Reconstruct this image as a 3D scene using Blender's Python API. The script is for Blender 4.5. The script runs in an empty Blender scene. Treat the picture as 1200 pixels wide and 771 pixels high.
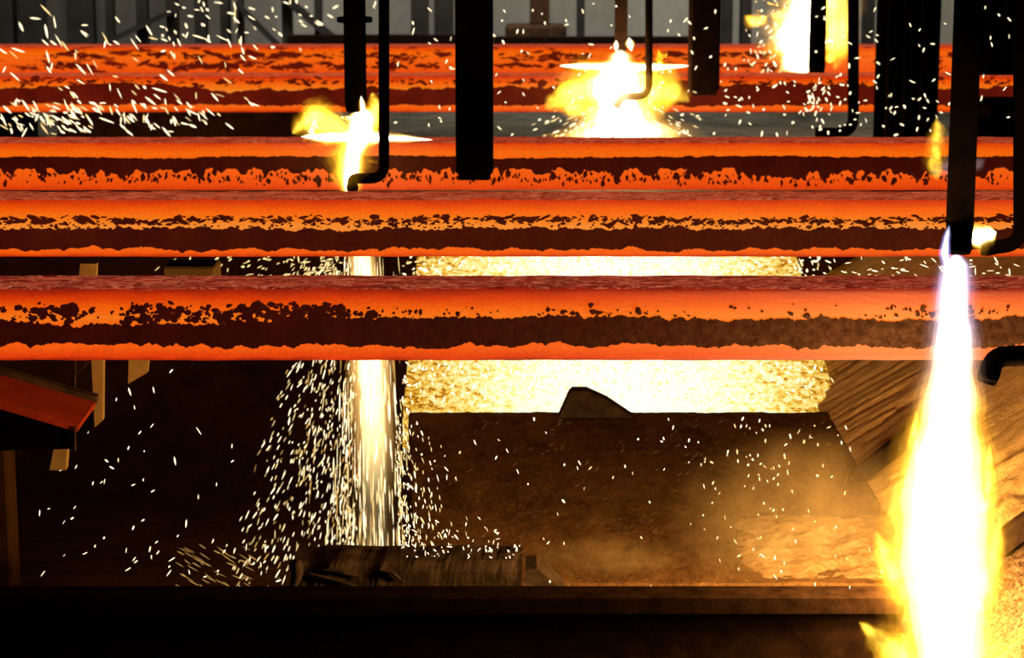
import bpy, math, random
import numpy as np
from mathutils import Vector, noise

# ------------------------------------------------------------------ camera
SC = bpy.context.scene
C = SC.collection
FPX = 2700.0                      # focal length in pixels of the 1200 x 771 frame
PITCH = math.radians(11.2)
CZ = 3.0
cam = bpy.data.cameras.new('camera')
cam.sensor_width = 36.0
cam.lens = FPX / 1200.0 * 36.0
cam.clip_end = 100
cam.dof.use_dof = True
cam.dof.focus_distance = 8.6
cam.dof.aperture_fstop = 4.5
camo = bpy.data.objects.new('camera', cam)
camo.location = (0, 0, CZ)
camo.rotation_euler = (math.pi / 2 - PITCH, math.radians(0.0), 0)
C.objects.link(camo)
SC.camera = camo

# ------------------------------------------------------------------ world, lights, exposure
SC.view_settings.view_transform = 'Standard'
SC.view_settings.look = 'None'
SC.view_settings.exposure = 0.0
SC.view_settings.gamma = 1.0
SC.view_settings.use_curve_mapping = False
SC.cycles.sample_clamp_indirect = 2.0
SC.cycles.use_denoising = True
SC.cycles.max_bounces = 5
SC.cycles.diffuse_bounces = 2
SC.cycles.volume_bounces = 0
SC.cycles.transparent_max_bounces = 64
SC.cycles.caustics_reflective = False
SC.cycles.caustics_refractive = False
w = bpy.data.worlds.new('world')
SC.world = w
w.use_nodes = True
w.node_tree.nodes['Background'].inputs['Color'].default_value = (0.012, 0.009, 0.006, 1)
w.node_tree.nodes['Background'].inputs['Strength'].default_value = 0.35


def P(px, py, Y):
    """the world point at depth Y that stands at a pixel of the photograph"""
    a = (px - 600.0) / FPX
    b = -(py - 385.5) / FPX
    t = Y / (math.cos(PITCH) + b * math.sin(PITCH))
    return Vector((a * t, Y, CZ + t * (-math.sin(PITCH) + b * math.cos(PITCH))))


def SZ(pix, Y):
    return pix * Y / FPX * 1.0


def lamp(name, kind, loc, power, color, radius=0.08, size=1.0, target=None):
    l = bpy.data.lights.new(name, kind)
    l.energy = power
    l.color = color
    if kind == 'AREA':
        l.shape = 'RECTANGLE'
        l.size = size[0]
        l.size_y = size[1]
    else:
        l.shadow_soft_size = radius
    o = bpy.data.objects.new(name, l)
    o.location = loc
    if target is not None:
        o.rotation_euler = (Vector(target) - Vector(loc)).to_track_quat('-Z', 'Y').to_euler()
    C.objects.link(o)
    return o


FIRE = (1.0, 0.62, 0.22)
# unseen area light added above the far bay to light the back wall
lamp('back_wall_fill', 'AREA', (0, 21.5, 8.5), 1250, (1.0, 0.97, 0.88), size=(10, 1.5), target=(0, 26, 2.0))
# firelight: the torch flames and the molten metal they throw
for z, pw in ((1.18, 150), (0.95, 330), (0.76, 60)):
    lamp('foreground_flame_light', 'POINT', (1.32, 7.08, z), pw, FIRE, 0.07)
lamp('left_flame_light', 'POINT', P(412, 200, 11.53), 8, FIRE, 0.05)
lamp('stream_light', 'POINT', P(430, 480, 11.3), 30, FIRE, 0.10)
lamp('middle_flame_light', 'POINT', P(727, 110, 15.2), 40, FIRE, 0.12)
lamp('far_flame_light', 'POINT', P(950, 50, 17.6), 30, FIRE, 0.12)
lamp('slag_light', 'POINT', P(720, 395, 11.6), 14, FIRE, 0.12)

# ------------------------------------------------------------------ helpers: objects


def link_mesh(name, verts, faces, mat, parent=None, smooth=False):
    me = bpy.data.meshes.new(name)
    me.from_pydata([tuple(v) for v in verts], [], faces)
    me.validate()
    me.update()
    if smooth:
        me.polygons.foreach_set('use_smooth', [True] * len(me.polygons))
    if mat is not None:
        me.materials.append(mat)
    o = bpy.data.objects.new(name, me)
    C.objects.link(o)
    if parent is not None:
        o.parent = parent
    return o


def tag(o, label=None, cat=None, group=None, kind=None):
    if label:
        o['label'] = label
    if cat:
        o['category'] = cat
    if group:
        o['group'] = group
    if kind:
        o['kind'] = kind
    return o


def thing(name, loc, label, cat, group=None):
    o = bpy.data.objects.new(name, None)
    o.empty_display_size = 0.1
    o.location = loc
    C.objects.link(o)
    return tag(o, label, cat, group)


class MB:
    """collects shapes; build() links them as one mesh"""

    def __init__(self, origin=(0, 0, 0)):
        self.v, self.f, self.o = [], [], Vector(origin)

    def add(self, vs, fs):
        n = len(self.v)
        self.v += [Vector(p) - self.o for p in vs]
        self.f += [tuple(i + n for i in f) for f in fs]

    def box(self, lo, hi, bev=0.0):
        """box with chamfered edges"""
        lo, hi = Vector(lo), Vector(hi)
        c, h = (lo + hi) / 2, (hi - lo) / 2
        b = min(bev, h.x * .45, h.y * .45, h.z * .45)
        if b <= 0:
            vs = [c + Vector((sx * h.x, sy * h.y, sz * h.z)) for sx in (-1, 1) for sy in (-1, 1) for sz in (-1, 1)]
            fs = [(0, 1, 3, 2), (4, 6, 7, 5), (0, 4, 5, 1), (2, 3, 7, 6), (0, 2, 6, 4), (1, 5, 7, 3)]
            return self.add(vs, fs)
        vs, idx = [], {}
        for sx in (-1, 1):
            for sy in (-1, 1):
                for sz in (-1, 1):
                    s = (sx, sy, sz)
                    for ax in range(3):
                        q = [s[k] * (h[k] - (b if k != ax else 0)) for k in range(3)]
                        idx[(s, ax)] = len(vs)
                        vs.append(c + Vector(q))
        fs = []
        for ax in range(3):
            o1, o2 = (ax + 1) % 3, (ax + 2) % 3
            for sg in (-1, 1):
                ring = []
                for a1, a2 in ((-1, -1), (1, -1), (1, 1), (-1, 1)):
                    s = [0, 0, 0]
                    s[ax], s[o1], s[o2] = sg, a1, a2
                    ring.append(idx[(tuple(s), ax)])
                fs.append(tuple(ring if sg > 0 else ring[::-1]))
            for a1 in (-1, 1):          # edge chamfers running along ax
                for a2 in (-1, 1):
                    s0, s1 = [0, 0, 0], [0, 0, 0]
                    s0[ax], s1[ax] = -1, 1
                    s0[o1] = s1[o1] = a1
                    s0[o2] = s1[o2] = a2
                    s0, s1 = tuple(s0), tuple(s1)
                    fs.append((idx[(s0, o1)], idx[(s1, o1)], idx[(s1, o2)], idx[(s0, o2)]))
        for sx in (-1, 1):
            for sy in (-1, 1):
                for sz in (-1, 1):
                    fs.append(tuple(idx[((sx, sy, sz), k)] for k in range(3)))
        self.add(vs, fs)

    def tube(self, pts, r, n=14, cap=True):
        """tube along a polyline; r is a number or one radius per point"""
        pts = [Vector(p) for p in pts]
        rs = r if isinstance(r, (list, tuple)) else [r] * len(pts)
        base = len(self.v)
        vs, fs = [], []
        up = None
        for i, p in enumerate(pts):
            d = ((pts[min(i + 1, len(pts) - 1)] - pts[max(i - 1, 0)])).normalized()
            if up is None:
                up = Vector((0, 1, 0)) if abs(d.y) < .9 else Vector((1, 0, 0))
            a = (up - d * up.dot(d)).normalized()
            up = a
            b = d.cross(a)
            for k in range(n):
                t = 2 * math.pi * k / n
                vs.append(p + (a * math.cos(t) + b * math.sin(t)) * rs[i])
        for i in range(len(pts) - 1):
            for k in range(n):
                fs.append((i * n + k, i * n + (k + 1) % n, (i + 1) * n + (k + 1) % n, (i + 1) * n + k))
        if cap:
            fs.append(tuple(range(n))[::-1])
            fs.append(tuple((len(pts) - 1) * n + k for k in range(n)))
        self.add(vs, fs)

    def prism(self, poly, d):
        """closed outline (3-D points) pushed along the vector d"""
        d = Vector(d)
        n = len(poly)
        vs = [Vector(p) for p in poly] + [Vector(p) + d for p in poly]
        fs = [tuple(range(n))[::-1], tuple(range(n, 2 * n))]
        for i in range(n):
            j = (i + 1) % n
            fs.append((i, j, n + j, n + i))
        self.add(vs, fs)

    def build(self, name, mat, parent=None, smooth=False):
        o = link_mesh(name, self.v, self.f, mat, parent, smooth)
        import bmesh
        bm = bmesh.new()
        bm.from_mesh(o.data)
        bmesh.ops.recalc_face_normals(bm, faces=bm.faces)
        bm.to_mesh(o.data)
        bm.free()
        if parent is None:
            o.location = self.o
        return o


def vnoise(x, seed, wl):
    """smooth 1-D value noise in -1..1 with wavelength wl"""
    r = np.random.RandomState(seed).uniform(-1, 1, 4096)
    t = np.asarray(x) / wl + 2000
    i = np.floor(t).astype(int)
    f = t - i
    f = f * f * (3 - 2 * f)
    return r[i % 4096] * (1 - f) + r[(i + 1) % 4096] * f


def fnoise(x, seed, wl, octs=4, gain=0.55):
    out, a, s = 0, 1.0, 0
    for k in range(octs):
        out = out + a * vnoise(x, seed + 17 * k, wl / 2 ** k)
        s += a
        a *= gain
    return out / s


# ------------------------------------------------------------------ helpers: materials
class NT:
    def __init__(self, name):
        self.m = bpy.data.materials.new(name)
        self.m.use_nodes = True
        self.t = self.m.node_tree
        self.t.nodes.clear()
        self.out = self.t.nodes.new('ShaderNodeOutputMaterial')

    def n(self, typ, **kw):
        nd = self.t.nodes.new(typ)
        for k, v in kw.items():
            setattr(nd, k, v)
        return nd

    def l(self, a, b):
        self.t.links.new(a, b)

    def coord(self, which='Object'):
        return self.n('ShaderNodeTexCoord').outputs[which]

    def mapping(self, vec, scale=(1, 1, 1), rot=(0, 0, 0)):
        mp = self.n('ShaderNodeMapping')
        mp.inputs['Scale'].default_value = scale
        mp.inputs['Rotation'].default_value = rot
        self.l(vec, mp.inputs['Vector'])
        return mp.outputs['Vector']

    def noise(self, vec, scale=5, detail=6, rough=.6, dist=0):
        nd = self.n('ShaderNodeTexNoise')
        nd.inputs['Scale'].default_value = scale
        nd.inputs['Detail'].default_value = detail
        nd.inputs['Roughness'].default_value = rough
        nd.inputs['Distortion'].default_value = dist
        self.l(vec, nd.inputs['Vector'])
        return nd.outputs['Fac']

    def ramp(self, fac, stops):
        nd = self.n('ShaderNodeValToRGB')
        e = nd.color_ramp.elements
        while len(e) < len(stops):
            e.new(0.5)
        for i, (p, c) in enumerate(stops):
            e[i].position = p
            if not isinstance(c, (tuple, list)):
                c = (c, c, c)
            e[i].color = (*c[:3], 1)
        self.l(fac, nd.inputs['Fac'])
        return nd.outputs['Color']

    def math(self, op, a, b=None, c=None):
        nd = self.n('ShaderNodeMath', operation=op)
        for i, x in enumerate((a, b, c)):
            if x is None:
                continue
            if isinstance(x, (int, float)):
                nd.inputs[i].default_value = x
            else:
                self.l(x, nd.inputs[i])
        return nd.outputs[0]

    def mix(self, fac, a, b, mode='MIX'):
        nd = self.n('ShaderNodeMix', data_type='RGBA', blend_type=mode)
        for i, x in ((0, fac), (6, a), (7, b)):
            if isinstance(x, (int, float)):
                nd.inputs[i].default_value = x
            elif isinstance(x, tuple):
                nd.inputs[i].default_value = (*x[:3], 1)
            else:
                self.l(x, nd.inputs[i])
        return nd.outputs[2]

    def bump(self, h, strength=.4, dist=.01):
        nd = self.n('ShaderNodeBump')
        nd.inputs['Strength'].default_value = strength
        nd.inputs['Distance'].default_value = dist
        self.l(h, nd.inputs['Height'])
        return nd.outputs['Normal']

    def bsdf(self, color, rough=.8, metal=0.0, normal=None, emis=None, estr=1.0, spec=None):
        nd = self.n('ShaderNodeBsdfPrincipled')
        for key, x in (('Base Color', color), ('Roughness', rough), ('Metallic', metal), ('Emission Color', emis)):
            if x is None:
                continue
            if isinstance(x, tuple):
                nd.inputs[key].default_value = (*x[:3], 1)
            elif isinstance(x, (int, float)):
                nd.inputs[key].default_value = x
            else:
                self.l(x, nd.inputs[key])
        if emis is not None:
            if isinstance(estr, (int, float)):
                nd.inputs['Emission Strength'].default_value = estr
            else:
                self.l(estr, nd.inputs['Emission Strength'])
        if spec is not None:
            nd.inputs['Specular IOR Level'].default_value = spec
        if normal is not None:
            self.l(normal, nd.inputs['Normal'])
        self.l(nd.outputs[0], self.out.inputs['Surface'])
        return self.m


def lin(r, g, b):
    f = lambda c: ((c / 255 + .055) / 1.055) ** 2.4 if c > 10 else c / 255 / 12.92
    return (f(r), f(g), f(b))


def mat_steel(name, col, rough=.7, var=.5, scale=9, metal=0.0, bump=.3):
    t = NT(name)
    co = t.coord()
    f = t.noise(co, scale, 7, .65)
    c = t.ramp(f, [(.3, tuple(x * (1 - var) for x in col)), (.7, tuple(x * (1 + var) for x in col))])
    return t.bsdf(c, rough, metal, t.bump(t.noise(co, scale * 8, 5), bump, .004), spec=0)


def mat_hot(name, stops, top_dark, top_light, blotch=0.0):
    """glowing steel: hotter and cooler zones across the face of the section, slag wrinkles on the upper face"""
    t = NT(name)
    co = t.coord()
    sep = t.n('ShaderNodeSeparateXYZ')
    t.l(co, sep.inputs[0])
    wob = t.noise(t.mapping(co, (2.0, 2, 9)), 3, 5, .6)
    z = t.math('ADD', t.math('MULTIPLY_ADD', sep.outputs['Z'], 4.0, .5), t.math('MULTIPLY_ADD', wob, .14, -.07))
    c = t.ramp(z, stops)
    fine = t.noise(t.mapping(co, (1, 1, 2)), 55, 6, .7)
    c = t.mix(1.0, c, t.ramp(fine, [(.25, .82), (.75, 1.2)]), 'MULTIPLY')
    if blotch:
        bl = t.noise(t.mapping(co, (1.0, 1, 3.2)), 5.5, 6, .62)
        c = t.mix(t.ramp(bl, [(.60 - blotch, 0), (.66 - blotch, 1)]), c, lin(120, 22, 8))
    # upper face: crusted slag with thin hot cracks
    wr = t.noise(t.mapping(co, (3.5, 8, 10)), 2.6, 8, .72, .8)
    wl = t.noise(t.mapping(co, (2.0, 6, 10)), 4.0, 6, .6, 1.2)
    tc = t.ramp(wr, [(.40, top_dark), (.51, tuple((a + b) / 2 for a, b in zip(top_dark, top_light))), (.60, top_light)])
    ridge = t.math('ABSOLUTE', t.math('SUBTRACT', wl, .5))
    tc = t.mix(t.ramp(ridge, [(0.0, 1.0), (.03, 0.0)]), tc, lin(218, 112, 74))
    geo = t.n('ShaderNodeNewGeometry')
    sn = t.n('ShaderNodeSeparateXYZ')
    t.l(geo.outputs['True Normal'], sn.inputs[0])
    up = t.ramp(sn.outputs['Z'], [(.55, 0), (.8, 1)])
    c = t.mix(up, c, tc)
    bmp = t.bump(wr, .6, .01)
    return t.bsdf((.022, .012, .010), .85, 0, bmp, c, .88, spec=0)


def mat_glow(name, color, strength, base=(0, 0, 0)):
    t = NT(name)
    e = t.n('ShaderNodeEmission')
    e.inputs['Color'].default_value = (*color, 1)
    e.inputs['Strength'].default_value = strength
    t.l(e.outputs[0], t.out.inputs['Surface'])
    t.m.cycles.emission_sampling = 'NONE'
    return t.m


def mat_dust(name, color, density):
    t = NT(name)
    s = t.n('ShaderNodeVolumeScatter')
    s.inputs['Color'].default_value = (*color, 1)
    s.inputs['Density'].default_value = density
    s.inputs['Anisotropy'].default_value = 0.3
    t.l(s.outputs[0], t.out.inputs['Volume'])
    return t.m


black_steel = mat_steel('soot_black_steel', (.0015, .0009, .0007), .9, .5)
brown_steel = mat_steel('scorched_brown_steel', (.012, .006, .004), .9, .5)
rust_steel = mat_steel('rusty_dark_steel', (.05, .026, .014), .9, .6, 14)
beam_steel = mat_steel('sooty_beam_steel', (.006, .0026, .0011), .9, .6, 14)
ochre_paint = mat_steel('dusty_ochre_paint', (.30, .16, .05), .9, .25)
red_plate = mat_steel('red_lit_plate', (.26, .028, .010), .9, .3)  # red glow of the nearest strand is put into this plate colour
scrap_steel = mat_steel('scaled_scrap_steel', (.030, .017, .009), .9, .6, 16, bump=.7)
grey_steel = mat_steel('grey_background_steel', (.030, .028, .025), .8, .4, 3)
spark_white = mat_glow('white_hot_spark', (1.0, .80, .48), 2.3)
spark_cream = mat_glow('cream_hot_spark', (1.0, .70, .28), 1.4)
spark_amber = mat_glow('amber_spark', (1.0, .52, .14), .75)


def mat_ground(name, dark, light, scale, stretch=(1, 1, 1), rot=(0, 0, 0), bump=.8, lo=.35, hi=.68):
    t = NT(name)
    co = t.mapping(t.coord(), stretch, rot)
    f = t.noise(co, scale, 9, .68, .3)
    g = t.noise(co, scale * 7, 6, .7)
    k = t.math('ADD', t.math('MULTIPLY', f, .6), t.math('MULTIPLY', g, .4))
    return t.bsdf(t.ramp(k, [(lo, dark), (hi, light)]), .9, 0, t.bump(k, bump, .03), spec=0)


deck_mat = mat_ground('sooty_deck', (.040, .017, .005), (.135, .062, .019), 7, (1.0, .5, 1), (0, 0, .7), .9)
def slope_material():
    t = NT('dusty_slag_slope')
    co = t.coord()
    f = t.noise(t.mapping(co, (.8, 1.2, 1)), 14, 9, .68, .3)
    g = t.noise(co, 95, 6, .7)
    k = t.math('ADD', t.math('MULTIPLY', f, .6), t.math('MULTIPLY', g, .4))
    dusty = t.ramp(k, [(.35, (.34, .18, .06)), (.68, (.70, .42, .16))])
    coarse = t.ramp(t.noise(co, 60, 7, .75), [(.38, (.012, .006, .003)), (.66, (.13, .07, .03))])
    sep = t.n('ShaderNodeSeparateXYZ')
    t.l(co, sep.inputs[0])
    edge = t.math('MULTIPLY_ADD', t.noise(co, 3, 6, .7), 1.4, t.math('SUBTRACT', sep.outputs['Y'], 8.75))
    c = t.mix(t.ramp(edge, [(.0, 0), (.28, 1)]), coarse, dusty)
    return t.bsdf(c, .9, 0, t.bump(k, .9, .03), spec=0)


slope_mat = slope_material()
heap_mat = mat_ground('pale_slag_heap', (.13, .06, .02), (.36, .19, .07), 12, (1, 1, 1), (0, 0, 0), 1.0)
pit_mat = mat_ground('dark_pit', (.010, .004, .0013), (.040, .015, .0044), 3)
wall_mat = mat_ground('grey_hall_wall', (.21, .20, .17), (.34, .325, .28), 1.2, bump=.1)
floor_mat = mat_ground('grey_hall_floor', (.014, .012, .008), (.12, .11, .085), 1.1, bump=.3)

# ------------------------------------------------------------------ the setting
WALL_Y = 26.0
mb = MB((0, WALL_Y, .9))
mb.box((-9, WALL_Y, .9), (9, WALL_Y + .3, 6.0))
tag(mb.build('wall_back', wall_mat), 'grey back wall of the hall beyond the glowing strands', 'wall', kind='structure')
mb = MB((0, 19, .6))
mb.box((-9, 13.4, .6), (9, WALL_Y, .9))
tag(mb.build('floor', floor_mat), 'grey concrete floor of the far bay beneath the strands', 'floor', kind='structure')
mb = MB((0, 10, -.6))
mb.box((-7, 5.5, -.9), (7, 13.4, -.6))
tag(mb.build('floor_pit', pit_mat), 'black floor of the pit below the strands', 'floor', kind='structure')
mb = MB((-3.6, 13.2, 0))
mb.box((-7, 13.2, -.6), (7, 13.4, .9))
tag(mb.build('wall_pit', pit_mat), 'dark wall at the far side of the pit', 'wall', kind='structure')


def grid(name, fn, nu, nv, mat, parent=None, smooth=True):
    """surface from fn(u, v) with a skirt-free top; closed below by a flat copy so it has thickness"""
    vs, fs = [], []
    for j in range(nv + 1):
        for i in range(nu + 1):
            vs.append(Vector(fn(i / nu, j / nv)))
    for j in range(nv):
        for i in range(nu):
            a = j * (nu + 1) + i
            fs.append((a, a + 1, a + nu + 2, a + nu + 1))
    n0 = len(vs)
    rim = [i for i in range(nu + 1)] + [j * (nu + 1) + nu for j in range(1, nv + 1)] + \
          [nv * (nu + 1) + i for i in range(nu - 1, -1, -1)] + [j * (nu + 1) for j in range(nv - 1, 0, -1)]
    zb = min(v.z for v in vs) - .12
    for r in rim:
        vs.append(Vector((vs[r].x, vs[r].y, zb)))
    m = len(rim)
    for k in range(m):
        fs.append((rim[(k + 1) % m], rim[k], n0 + k, n0 + (k + 1) % m))
    fs.append(tuple(n0 + k for k in range(m)))
    return link_mesh(name, vs, fs, mat, parent, smooth)


DECK_Z, DECK_X0, DECK_X1, DECK_FAR = .50, -.49, 1.47, 10.60
FRONT_Y = 7.30


def deck_pt(u, v):
    y = 7.92 + (DECK_FAR - 7.92) * v
    x0 = -.0462 * y
    x = x0 + (DECK_X1 + .02 - x0) * u
    h = .004 * noise.fractal(Vector((x * 5, y * 5, 3)), 1, 2, 5) + .003 * noise.noise(Vector((x * 30, y * 18, 1)))
    return (x, y, DECK_Z + h)


tag(grid('floor_deck', deck_pt, 110, 120, deck_mat), 'sooty dark deck plate strewn with sparks under the front strands', 'floor', kind='structure')
mb = MB((0, 7.6, .2))
mb.box((-3.2, FRONT_Y + .02, .3), (1.32, 7.90, .48))
tag(mb.build('floor_ledge', deck_mat), 'narrow dark ledge behind the front beam', 'floor', kind='structure')

SL = .62


def slope_z(x, y):
    t = x - DECK_X1
    edge = max(0.0, min(1.0, t / .12))
    far = max(0.0, min(1.0, (.55 - t) / .25)) * (y > 9.0)
    r = noise.fractal(Vector((t * 2.2 + 5, y * 9.0, 0)), 1, 2.1, 6) * (.006 + .010 * far) * edge
    near = max(0.0, min(1.0, (9.3 - y) / 1.2))
    r += edge * near * (.045 * noise.fractal(Vector((x * 9, y * 9, 7)), .8, 2.1, 6) + .012 * noise.noise(Vector((x * 40, y * 40, 2))))
    step = edge * far * (.030 if abs(noise.noise(Vector((t * 1.1, y * 6.5, 9)))) < .06 else 0)
    return DECK_Z - .012 + SL * t + r - step


def slope_pt(u, v):
    x = DECK_X1 + 1.65 * u
    y = 6.4 + 7.0 * v
    return (x, y, slope_z(x, y))


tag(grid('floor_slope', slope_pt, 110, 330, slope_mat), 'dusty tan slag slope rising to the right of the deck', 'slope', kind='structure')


def slope_hit(px, py):
    lo, hi = 6.5, 13.0
    for _ in range(40):
        m = (lo + hi) / 2
        p = P(px, py, m)
        if p.z > max(DECK_Z + .01, slope_z(p.x, p.y)) + .008:
            lo = m
        else:
            hi = m
    return P(px, py, lo)


# ------------------------------------------------------------------ glowing strands
Z_TOP, HW = 1.65, .125


def depth_for(py, z):
    lo, hi = 3.0, 40.0
    for _ in range(50):
        m = (lo + hi) / 2
        if P(600, py, m).z > z:
            lo = m
        else:
            hi = m
    return lo


STRAND_Y = [depth_for(y, Z_TOP) for y in (337, 233, 166.5, 88.5, 54)]     # front faces
print('strand front depths', [round(y, 2) for y in STRAND_Y])
crust_mats = []
for i, (r_, e_) in enumerate(((lin(58, 10, 4), .9), (lin(70, 15, 5), 1.0), (lin(64, 10, 3), 1.0), (lin(102, 22, 8), 1.0), (lin(105, 22, 8), 1.0))):
    t = NT('dull_scale_crust')
    co = t.coord()
    f = t.noise(t.mapping(co, (1, 1, 1)), 42, 7, .7)
    g = t.noise(co, 6, 4, .6)
    ec = t.mix(t.ramp(g, [(.3, .15), (.75, .9)]), tuple(x * .45 for x in r_), tuple(x * 1.15 for x in r_))
    crust_mats.append(t.bsdf(t.ramp(f, [(.35, (.003, .0015, .0008)), (.65, (.011, .0055, .003))]), .95, 0, t.bump(f, .9, .008), ec, e_, spec=0))

strand_rng = np.random.RandomState(5)


def crust_strip(parent, x0, x1, step, top, bot, mat, seed, name='scale_crust', thick=.006):
    xs = np.arange(x0, x1, step)
    tz, bz = top(xs), bot(xs)
    rs = np.random.RandomState(seed)
    m = np.maximum(tz - bz, .0008)
    rows = [(0, -.002), (0, thick * .7), (.25, thick), (.5, thick), (.75, thick), (1, thick * .7), (1, -.002)]
    vs = []
    for f, d in rows:
        dd = d + (fnoise(xs, seed * 7 + int(f * 10), .05, 3) * .002 if 0 < f < 1 else 0)
        z = bz + m * (1 - f)
        y = -HW - dd * np.ones(len(xs))
        vs += [(a, b, c) for a, b, c in zip(xs, y, z)]
    n = len(xs)
    fs = []
    for r in range(len(rows) - 1):
        for i in range(n - 1):
            fs.append((r * n + i, (r + 1) * n + i, (r + 1) * n + i + 1, r * n + i + 1))
    o = link_mesh(name, vs, fs, mat, parent)
    return o


def scal(x, seed, wl):
    """scalloped edge: rounded bites upward between sharp tips"""
    return np.abs(vnoise(x, seed, wl)) + .4 * np.abs(vnoise(x, seed + 3, wl * .45))


def flakes(parent, pts, mat, seed, name='scale_flakes'):
    """irregular loose scale flakes on the front face: (x, z, rx, rz)"""
    rs = np.random.RandomState(seed)
    vs, fs = [], []
    for (x, z, rx, rz) in pts:
        n = rs.randint(6, 10)
        b = len(vs)
        rot = rs.uniform(-.5, .5)
        vs.append((x, -HW - .006, z))
        for k in range(n):
            a = 2 * math.pi * k / n
            r = rs.uniform(.55, 1.25)
            ex, ez = rx * r * math.cos(a), rz * r * math.sin(a)
            vs.append((x + ex * math.cos(rot) - ez * math.sin(rot), -HW - .004, z + ex * math.sin(rot) + ez * math.cos(rot)))
        for k in range(n):
            a = 2 * math.pi * k / n
            vx, vy, vz = vs[b + 1 + k]
            vs.append((vx, -HW + .003, vz))
        for k in range(n):
            j = (k + 1) % n
            fs.append((b, b + 1 + k, b + 1 + j))
            fs.append((b + 1 + k, b + 1 + n + k, b + 1 + n + j, b + 1 + j))
    o = link_mesh(name, vs, fs, mat, parent)
    o['kind'] = 'stuff'
    return o


def strand(idx, label, x0, x1, hot):
    yf = STRAND_Y[idx]
    root = thing('glowing_steel_strand', (0, yf + HW, Z_TOP - HW), label, 'steel strand', 'glowing strands side by side')
    # rounded square section swept along x with a slightly uneven skin
    prof = []
    rad = .020
    for cx, cz, a0 in ((1, 1, 0), (-1, 1, 90), (-1, -1, 180), (1, -1, 270)):
        for k in range(5):
            a = math.radians(a0 + k * 22.5)
            prof.append((cx * (HW - rad) + rad * math.cos(a), cz * (HW - rad) + rad * math.sin(a)))
    # extra points across top and front so the skin can ripple
    full = []
    for k in range(len(prof)):
        p, q = prof[k], prof[(k + 1) % len(prof)]
        full.append(p)
        if math.hypot(p[0] - q[0], p[1] - q[1]) > .1:
            for s in (.17, .33, .5, .67, .83):
                full.append((p[0] + (q[0] - p[0]) * s, p[1] + (q[1] - p[1]) * s))
    n, L = len(full), 320
    vs, fs = [], []
    for i in range(L + 1):
        x = x0 + (x1 - x0) * i / L
        for (py, pz) in full:
            d = .0022 * noise.noise(Vector((x * 9, py * 22 + idx * 5, pz * 22)))
            if pz > HW - .004:
                d += .0035 * noise.fractal(Vector((x * 7, py * 40, idx * 3.3)), 1, 2, 4)
            r = math.hypot(py, pz)
            vs.append((x, py * (1 + d / r), pz * (1 + d / r)))
    for i in range(L):
        for k in range(n):
            a, b = i * n + k, i * n + (k + 1) % n
            fs.append((a, a + n, b + n, b))
    fs.append(tuple(range(n)))
    fs.append(tuple(L * n + k for k in range(n))[::-1])
    link_mesh('hot_steel', vs, fs, hot, root)
    return root


def zf(v):
    """height on the front face: v = 0 top edge, 1 bottom edge"""
    return HW - 2 * HW * v


ORANGE = [(0.0, lin(150, 26, 4)), (.06, lin(236, 62, 10)), (.20, lin(255, 96, 18)), (.45, lin(255, 100, 18)), (.60, lin(255, 122, 26)), (.72, lin(252, 98, 10)),
          (.86, lin(222, 58, 6)), (.94, lin(176, 38, 8)), (1.0, lin(150, 30, 12))]
ORANGE2 = [(0.0, lin(196, 44, 6)), (.08, lin(255, 92, 14)), (.30, lin(255, 118, 26)), (.52, lin(255, 146, 52)), (.66, lin(255, 124, 22)), (.80, lin(255, 98, 10)),
           (.93, lin(226, 60, 6)), (1.0, lin(196, 46, 14))]
ORANGE3 = [(0.0, lin(204, 54, 10)), (.10, lin(242, 74, 8)), (.3, lin(252, 92, 14)), (.6, lin(255, 104, 18)), (.78, lin(255, 108, 10)), (.92, lin(244, 78, 8)), (1.0, lin(196, 48, 14))]
hot1 = mat_hot('glowing_steel_front', ORANGE, lin(92, 18, 10), lin(158, 50, 32))
hot2 = mat_hot('glowing_steel_second', ORANGE2, lin(120, 26, 10), lin(186, 76, 44))
hot3 = mat_hot('glowing_steel_third', ORANGE3, lin(130, 28, 12), lin(186, 62, 34))
hot4 = mat_hot('glowing_steel_fourth', ORANGE2, lin(170, 44, 16), lin(214, 90, 46))
hot5 = mat_hot('glowing_steel_fifth', ORANGE3, lin(150, 36, 18), lin(190, 70, 40), blotch=.04)

# front strand
X1, X2, X3, X4, X5 = 2.6, 3.4, 4.4, 6.0, 7.2
s = strand(0, 'glowing steel strand nearest of the five, widest dark scale band', -X1, X1, hot1)
crust_strip(s, -X1, X1, .005,
            lambda x: zf(.425) + .014 * fnoise(x, 3, .35, 3) + .016 * fnoise(x, 31, .040, 4, .8) - .010 * np.clip((-x - .75) / .3, 0, 1) * (x < -.75),
            lambda x: zf(.825) + .014 * fnoise(x, 8, .30, 3) + .016 * scal(x, 88, .075) + .007 * fnoise(x, 89, .02, 3, .8), crust_mats[0], 1)
pts = []
rg = np.random.RandomState(11)
for _ in range(630):
    x = rg.uniform(-X1, X1)
    cl = .5 + .5 * vnoise(x, 41, .28)
    if rg.uniform() > cl + .1:
        continue
    z = zf(np.clip(rg.normal(.335, .045), .2, .42))
    r = rg.lognormal(-5.35, .45)
    pts.append((x, z, r * rg.uniform(.9, 1.5), r * rg.uniform(.7, 1.2)))
for _ in range(430):                                   # the crowded patch at the left
    x = rg.choice([-1.22, -1.08, -.86, -.72, -.62, -1.5]) + rg.normal(0, .07)
    z = zf(np.clip(rg.normal(.35, .06), .2, .47))
    r = rg.lognormal(-5.0, .4)
    pts.append((x, z, r * 1.4, r * 1.0))
flakes(s, pts, crust_mats[0], 12)

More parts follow.
